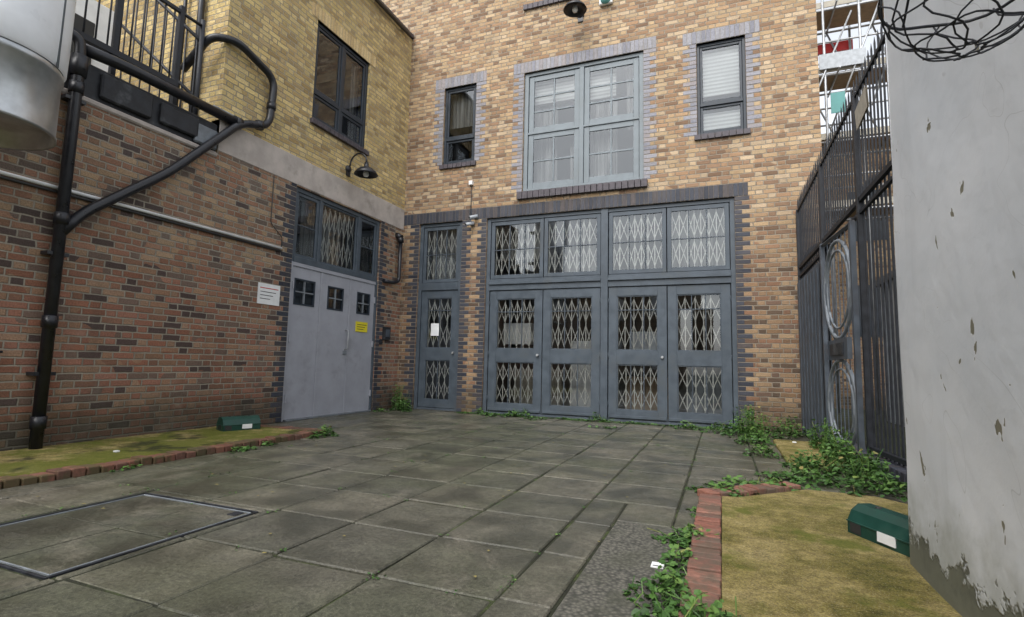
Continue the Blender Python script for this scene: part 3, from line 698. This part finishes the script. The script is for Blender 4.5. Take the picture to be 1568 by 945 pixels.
# =============================================================== FENCE + GATE
def fx(y): return 1.36+(10.85-y)*(.38/4.1)
def ft(y): return 4.30+(10.85-y)*(.78/4.2)
def fmid(y): return 2.97+(10.85-y)*(.38/4.2)
b=B(); P='blackiron'
y0f,y1f=2.2,10.85
GC=8.45; G0,G1=GC-.72,GC+.72
def rail(zf,h,w,m=P,a=y0f,c=y1f,off=0):
    p,q=Vector((fx(a)+off,a,zf(a))),Vector((fx(c)+off,c,zf(c)))
    V=[]
    for v in (p,q):
        for dx,dz in ((-w,-h),(w,-h),(w,h),(-w,h)): V.append((v.x+dx,v.y,v.z+dz))
    i=len(b.v); b.v.extend(V); mi=b.mat(m)
    for f in ((0,1,2,3),(7,6,5,4),(0,4,5,1),(1,5,6,2),(2,6,7,3),(3,7,4,0)): b.f.append(tuple(i+k for k in f)); b.mi.append(mi); b.sm.append(False); b.r.append(.5)
rail(lambda y:ft(y)-.22,.022,.02); rail(lambda y:fmid(y)+.04,.03,.025); rail(lambda y:.22,.025,.025,a=y0f,c=G0)
rail(lambda y:fmid(y)-.12,.02,.02)
y=y0f
while y<y1f:
    t_=ft(y); b.tube([(fx(y),y,fmid(y)+.02),(fx(y),y,t_-.05),(fx(y),y,t_+.03)],[.012,.012,.002],P,6,False); y+=.105
y=y0f
while y<y1f:
    if not(G0-.02<y<G1+.02):
        t_=fmid(y)-.02; b.tube([(fx(y)+.03,y,.12),(fx(y)+.03,y,t_+.16),(fx(y)+.03,y,t_+.26)],[.014,.014,.002],P,6,False)
    y+=.115
for y in (10.82,G1+.09,G0-.09,6.0,3.6): b.box(fx(y)-.035,fx(y)+.035,y-.035,y+.035,-.02,ft(y)-.2,P)
b.obj('metal_fence')
b=B(); y=y0f
while y<9.6:
    xx=fx(y+.06); b.box(xx-.13,xx+.13,y+.004,y+.118,-.02,.16,'bluebrick'); y+=.122
b.obj('fence_kerb',bevel=.006)
b=B(); g='gatepaint'; off=-.06
def gy(y,z): return (fx(y)+off,y,z)
for y in (G0+.04,G1-.04): b.box(fx(y)+off-.03,fx(y)+off+.03,y-.04,y+.04,.04,3.08,g)
for z in (.08,3.05): b.tube([gy(G0,z),gy(G1,z)],.032,g,4,False)
b.box(fx(GC)+off-.035,fx(GC)+off+.02,G0+.08,G1-.08,1.30,1.58,g)
b.box(fx(GC)+off-.055,fx(GC)+off-.035,G0+.3,G1-.3,1.36,1.52,'felt')
for zc in (.69,2.28):
    for R_,rr in ((.60,.026),(.48,.016)):
        b.tube([gy(GC+math.cos(2*math.pi*k/36)*R_,zc+math.sin(2*math.pi*k/36)*R_*1.0*(1.14 if zc>1 else 1)) for k in range(37)],rr,'lead',6,True,False)
y=G0+.16
while y<G1-.1: b.tube([gy(y,.12),gy(y,1.30)],.008,g,5,False); b.tube([gy(y,1.58),gy(y,3.02)],.008,g,5,False); y+=.16
i=[gy(G1+.15,.02),gy(10.78,.02),gy(10.78,2.72),gy(G1+.15,2.85)]; b.face(i,g); b.face([(p[0]+.03,p[1],p[2]) for p in reversed(i)],g)
y=G1+.25
while y<10.75: b.tube([gy(y,.02),gy(y,2.75)],.012,g,4,False); y+=.2
b.obj('metal_gate')
b=B(); yy=7.3; X=fx(yy)-.03
b.face([(X,7.0,4.25),(X-.02,7.45,4.15),(X-.02,7.5,4.42),(X,7.05,4.55)],'tan'); b.face([(X-.02,7.0,4.25),(X-.02,7.05,4.55),(X-.04,7.5,4.42),(X-.04,7.45,4.15)],'tan'); b.obj('fence_sign')

b=B(); b.box(1.012,1.62,-4,3.77,-.05,6.5,'render')
ny,nz=110,90
def wx(y,z): return 1.0-.005-.008*math.sin(y*2.1+z*.7)-.005*math.sin(z*3.3-y*1.2)-.003*math.sin(y*6.1+1.3*math.sin(z*4))
for i in range(ny):
    for j in range(nz):
        ya,yb=-4+7.78*i/ny,-4+7.78*(i+1)/ny; za,zb=-.05+6.55*j/nz,-.05+6.55*(j+1)/nz
        b.face([(wx(ya,za),ya,za),(wx(ya,zb),ya,zb),(wx(yb,zb),yb,zb),(wx(yb,za),yb,za)],'render')
b.face([(1.0,3.78,-.05),(1.0,3.78,6.5),(1.62,3.78,6.5),(1.62,3.78,-.05)],'render')
o_=b.obj('white_rendered_wall')
bm=bmesh.new(); bm.from_mesh(o_.data); bmesh.ops.remove_doubles(bm,verts=bm.verts,dist=.0005)
for f_ in bm.faces:
    if abs(f_.normal.x)>.9: f_.smooth=True
bm.to_mesh(o_.data); bm.free()

b=B(); c=Vector((.675,1.80,2.075)); R_=.205
def bp(a,ph): return c+Vector((math.cos(a)*R_*math.sin(ph),math.sin(a)*R_*math.sin(ph),R_-R_*math.cos(ph)))
for i in range(9):
    a=2*math.pi*i/9+.1*math.sin(i*5)
    s1=.30+.12*math.sin(i*3.1); s2=.25+.1*math.sin(i*2.3)
    b.tube([bp(a+s1*math.sin(k*.8),.15+k*(math.pi/2-.15)/10) for k in range(11)],.0030,'blackiron',5)
    if i%2==0: b.tube([bp(a+.3-s2*math.sin(k*.7),.15+k*(math.pi/2-.15)/10) for k in range(11)],.0026,'blackiron',5)
for ph,rr in ((.15,.003),(.62,.003),(1.08,.003),(1.55,.005)): b.tube([bp(2*math.pi*k/32,ph+.04*math.sin(k*.9)) for k in range(33)],rr,'blackiron',5,True,False)
for a in (0,2.09,4.19): b.tube([bp(a,math.pi/2),c+Vector((0,0,.85))],.004,'blackiron',5)
b.tube([(.99,1.80,2.75),(.99,1.80,3.3)],.012,'blackiron',6)
b.tube(smooth_path([(.99,1.80,2.85),(.8,1.80,3.0),c+Vector((0,0,.85))],rad=.1),.008,'blackiron',6)
b.obj('wire_hanging_basket')

def bait(cx,cy,z,ang,s=1.0,name='rodent_bait_box'):
    e=empty(name); e.location=(cx,cy,z); e.rotation_euler=(0,0,ang)
    b=B(); W,Dp,h=.23*s,.12*s,.17*s
    prof=[(-Dp,0),(Dp,0),(Dp,h*.45),(Dp*.75,h*.8),(Dp*.35,h),(-Dp*.35,h),(-Dp*.75,h*.8),(-Dp,h*.45)]
    for i in range(len(prof)):
        p,q=prof[i],prof[(i+1)%len(prof)]
        b.face([(-W,p[0],p[1]),(W,p[0],p[1]),(W*.98,q[0],q[1]),(-W*.98,q[0],q[1])][::-1],'greenbox')
    b.face([(W,p[0],p[1]) for p in prof],'greenbox'); b.face([(-W,p[0],p[1]) for p in reversed(prof)],'greenbox')
    b.obj('body',e,bevel=.012*s,seg=3)
    b=B(); b.box(-W*1.03,W*1.03,-Dp*1.05,Dp*1.05,h*.40,h*.45,'greenbox'); b.box(-W*.9,-W*.55,-Dp*1.04,-Dp*.98,.01,.07*s,'ink')
    b.box(W*.99,W*1.01,-Dp*.4,Dp*.4,.015,.075*s,'ink'); b.box(-W*1.01,-W*.99,-Dp*.4,Dp*.4,.015,.075*s,'ink')
    for x in (-.12*s,.12*s): b.lathe((x,0,h),[(.02,0),(.02,.006),(0,.006)],'ink',10)
    b.obj('lid_rim',e,bevel=.003)
    b=B(); b.box(.0*s,.12*s,-Dp*1.08,-Dp*1.02,.02*s,.075*s,'white'); b.obj('label',e)
bait(-6.78,5.95,.06,math.radians(68),1.15); bait(1.02,4.16,.055,math.radians(-60),1.1)

# =============================================================== WEEDS
def leaf(b,p,d,n,L,W,r):
    d=d.normalized(); s=d.cross(n)
    if s.length<1e-3:s=d.orthogonal()
    s.normalize(); nn=s.cross(d)
    P0=p; P1=p+d*L*.35+s*W*.5+nn*L*.06; P2=p+d*L*.75+s*W*.38; P3=p+d*L-nn*L*.12; P4=p+d*L*.75-s*W*.38; P5=p+d*L*.35-s*W*.5+nn*L*.06; C=p+d*L*.5-nn*L*.04
    b.face([P0,P1,P2,C],'leaf',False,r); b.face([C,P2,P3,P4],'leaf',False,r); b.face([P0,C,P4,P5],'leaf',False,r)
def clump(b,cx,cy,z0,rx,ry,h,n,L=.055):
    for _ in range(n):
        a=random.uniform(0,2*math.pi); q=math.sqrt(random.random())*(1+.3*math.sin(3*a+cx*7))
        x=cx+math.cos(a)*q*rx; y=cy+math.sin(a)*q*ry
        hz=h*max(.12,(1-q*q*.8))*random.uniform(.15,1)*(1+.45*math.sin(x*17+y*11))
        z=z0+max(.008,hz)
        al=random.uniform(0,2*math.pi); d=Vector((math.cos(al),math.sin(al),random.uniform(-.5,.5)))
        nrm=Vector((random.gauss(0,.4),random.gauss(0,.4),1))
        sh=min(1,max(0,.12+.6*hz/h*random.uniform(.5,1.2)+random.gauss(0,.14)))
        l=L*random.uniform(.45,1.4); leaf(b,Vector((x,y,z)),d,nrm,l,l*.75,sh)
    for _ in range(n//20):
        a=random.uniform(0,6.28);q=random.random(); x=cx+math.cos(a)*q*rx;y=cy+math.sin(a)*q*ry
        b.tube([(x,y,z0-.01),(x+random.gauss(0,.03),y+random.gauss(0,.03),z0+h*.6*(1-q*.5)),(x+random.gauss(0,.06),y+random.gauss(0,.06),z0+h*1.25*(1-q*.5))],.003,'leaf',4,False,False)
b=B()
for (x,y,z,rx,ry,h,n) in ((.42,10.1,0,.40,.6,.42,850),(.45,9.2,0,.25,.5,.20,360),(1.05,10.3,0,.30,.4,.3,350),(.50,8.0,0,.2,.4,.10,200),(1.3,8.6,0,.20,.5,.40,560),(1.32,7.6,.05,.18,.45,.34,480),(1.05,6.95,.0,.42,.35,.22,600),(1.34,6.3,.05,.22,.45,.28,520),(.8,6.35,0,.40,.28,.12,380),(.35,5.75,.0,.5,.18,.08,380),(0.0,5.3,0,.28,.2,.08,260),(1.3,5.8,.05,.3,.3,.13,220)):
    clump(b,x,y,z,rx,ry,h,n,.052)
b.obj('ivy_weeds')
b=B()
for (x,y,z,rx,ry,h,n) in ((-.22,3.75,0,.18,.18,.09,320),(-.24,3.35,.0,.10,.20,.07,160),(-.25,2.85,0,.18,.26,.10,380),(-.12,2.45,.04,.20,.22,.12,360),(-.15,4.5,0,.10,.25,.05,100)):
    clump(b,x,y,z,rx,ry,h,n,.038)
b.obj('bed_edge_weeds')
b=B()
x=-5.5
while x<.3:
    hh=random.choice((.02,.03,.04,.06,.10,.15)); clump(b,x,FY-.12-random.random()*.08,0,random.uniform(.06,.26),random.uniform(.04,.10),hh,int(22+hh*900),.042); x+=random.uniform(.10,.32)
for (x,y,h,n) in ((-7.0,10.55,.48,480),(-6.75,10.3,.30,240),(-4.7,10.5,.1,130),(-3.6,10.35,.06,80),(-4.2,10.65,.12,160),(-7.1,9.9,.06,60),(-2.0,9.7,.05,50),(-.6,10.4,.14,150),(-.1,10.1,.12,120)): clump(b,x,y,0,.22,.17,h,n,.050)
b.obj('doorstep_weeds')
b=B()
for (x,y,rx,ry,h,n) in ((-5.5,6.3,.15,.25,.12,180),(-5.75,6.6,.25,.12,.10,140),(-5.5,4.9,.10,.18,.06,80),(-5.55,5.35,.06,.1,.05,30),(-5.55,3.6,.05,.15,.03,24)): clump(b,x,y,0,rx,ry,h,n,.045)
for _ in range(320):
    ix=random.randint(1,12); iy=random.randint(0,14); x=LX+ix*T; y=FY-.05-iy*T
    if random.random()<.45: x+=random.uniform(0,T)
    else: y-=random.uniform(0,T)
    if -5.5<x<.7 and y>2: clump(b,x,y,0,.045,.045,.010,random.randint(3,9),.016)
b.obj('joint_weeds')
b=B()
for _ in range(90):
    x=random.uniform(-5.6,0.8); y=random.uniform(2.2,10.6); a=random.uniform(0,6.28)
    leaf(b,Vector((x,y,.012)),Vector((math.cos(a),math.sin(a),.05)),Vector((0,0,1)),random.uniform(.02,.035),.02,1)
b.obj('fallen_leaves')
b=B()
for (x,y,z) in ((-6.3,3.9,.062),(.95,8.9,.07),(1.2,6.5,.07)):
    b.box(x,x+.05,y,y+.04,z,z+.015,'white')
b.obj('litter')

# =============================================================== SURROUNDINGS
b=B()
b.box(3.6,9,7,15,-.02,3.2,'cladding'); b.box(3.5,9.1,6.9,15.1,3.2,3.35,'roofing')
for k in range(20): b.box(3.56,3.6,7+k*.4,7.05+k*.4,0,3.2,'lead')
b.obj('neighbouring_shed')
b=B(); b.box(3.0,12,19,27,-.02,8.6,'brickF'); b.box(2.9,12.1,18.9,27,8.6,8.8,'concrete')
for z in (2.2,5.2):
    for x in (3.8,5.6,7.4): b.box(x,x+1,18.97,19.02,z,z+1.6,'darkframe')
b.obj('neighbouring_building')
b=B()
for x in (2.0,2.9,3.8,4.8,6.0,7.0):
    for y in (16.6,17.8): b.tube([(x,y,0),(x,y,16)],.036,'scaf',8)
for z in (5.6,7.6,9.6,11.6,13.6):
    for y in (16.6,17.8): b.tube([(1.6,y,z),(8,y,z)],.032,'scaf',6); b.tube([(1.6,y,z+1),(8,y,z+1)],.028,'scaf',6)
    b.box(1.7,8,16.7,17.7,z+.05,z+.10,'wood'); b.box(1.7,8,16.62,16.65,z+.10,z+.28,'tan')
    for x in (2.0,3.2,4.4,5.6): b.tube([(x,16.2,z),(x,18,z)],.028,'scaf',6)
for k in range(5): b.tube([(2.0+k*1.0,16.55,7.5+k*.5),(3.6+k*.9,16.55,11.4+k*.7)],.028,'scaf',6); b.tube([(3.6+k*.9,17.8,7.5+k*.5),(2.0+k*1.0,17.8,11.4+k*.7)],.028,'scaf',6)
b.box(3.0,3.35,16.5,16.53,8.4,9.0,'teal'); b.box(2.75,3.9,16.5,16.53,9.75,10.2,'cladding'); b.box(2.8,3.9,17.9,18.0,11.0,11.3,'red')
b.obj('scaffolding')
b=B(); b.box(-14,-1.5,-16,-9,-.02,6.5,'brickF'); b.box(-14.1,-1.4,-16.1,-8.9,6.5,6.7,'concrete')  # unseen building, added to block sky in window reflections and darken the courtyard
for x in range(-13,-2,3):
    for z in (1.0,3.9): b.box(x,x+1.4,-9.02,-8.97,z,z+1.7,'white')
b.obj('added_unseen_building')

# =============================================================== CAMERA
yaw,pitch,roll=[math.radians(v) for v in (-21.87,5.914,-1.335)]
f=Vector((math.sin(yaw)*math.cos(pitch),math.cos(yaw)*math.cos(pitch),math.sin(pitch))); r0=Vector((math.cos(yaw),-math.sin(yaw),0)); d0=f.cross(r0)
r_=r0*math.cos(roll)+d0*math.sin(roll); dn=-r0*math.sin(roll)+d0*math.cos(roll)
cam=bpy.data.cameras.new('camera'); co=bpy.data.objects.new('camera',cam); sc.collection.objects.link(co)
mw=Matrix(((r_.x,-dn.x,-f.x,0),(r_.y,-dn.y,-f.y,0),(r_.z,-dn.z,-f.z,H_CAM),(0,0,0,1)))
co.matrix_world=mw; cam.sensor_width=36; cam.lens=802.4/1568*36; cam.clip_end=600; cam.clip_start=.05
sc.camera=co
# =============================================================== LIGHT
w=bpy.data.worlds.new('World'); sc.world=w; w.use_nodes=True; nt=w.node_tree; nt.nodes.clear()
o=nt.nodes.new('ShaderNodeOutputWorld'); bg=nt.nodes.new('ShaderNodeBackground'); sk=nt.nodes.new('ShaderNodeTexSky'); hs=nt.nodes.new('ShaderNodeHueSaturation')
sk.sky_type='NISHITA'; sk.sun_disc=False; sk.sun_elevation=math.radians(50); sk.sun_rotation=math.radians(188); sk.dust_density=3; sk.air_density=1.2
hs.inputs['Saturation'].default_value=.24; hs.inputs['Value'].default_value=2.2
nt.links.new(sk.outputs[0],hs.inputs['Color']); nt.links.new(hs.outputs[0],bg.inputs[0]); nt.links.new(bg.outputs[0],o.inputs[0]); bg.inputs[1].default_value=.15
sl=bpy.data.lights.new('sun','SUN'); sl.energy=1.1; sl.angle=math.radians(35); sl.color=(1,.985,.96); so=bpy.data.objects.new('sun',sl); sc.collection.objects.link(so)
el=math.radians(50); az=math.radians(188)
dirv=Vector((math.sin(az)*math.cos(el),math.cos(az)*math.cos(el),math.sin(el)))
so.rotation_euler=dirv.to_track_quat('Z','Y').to_euler()
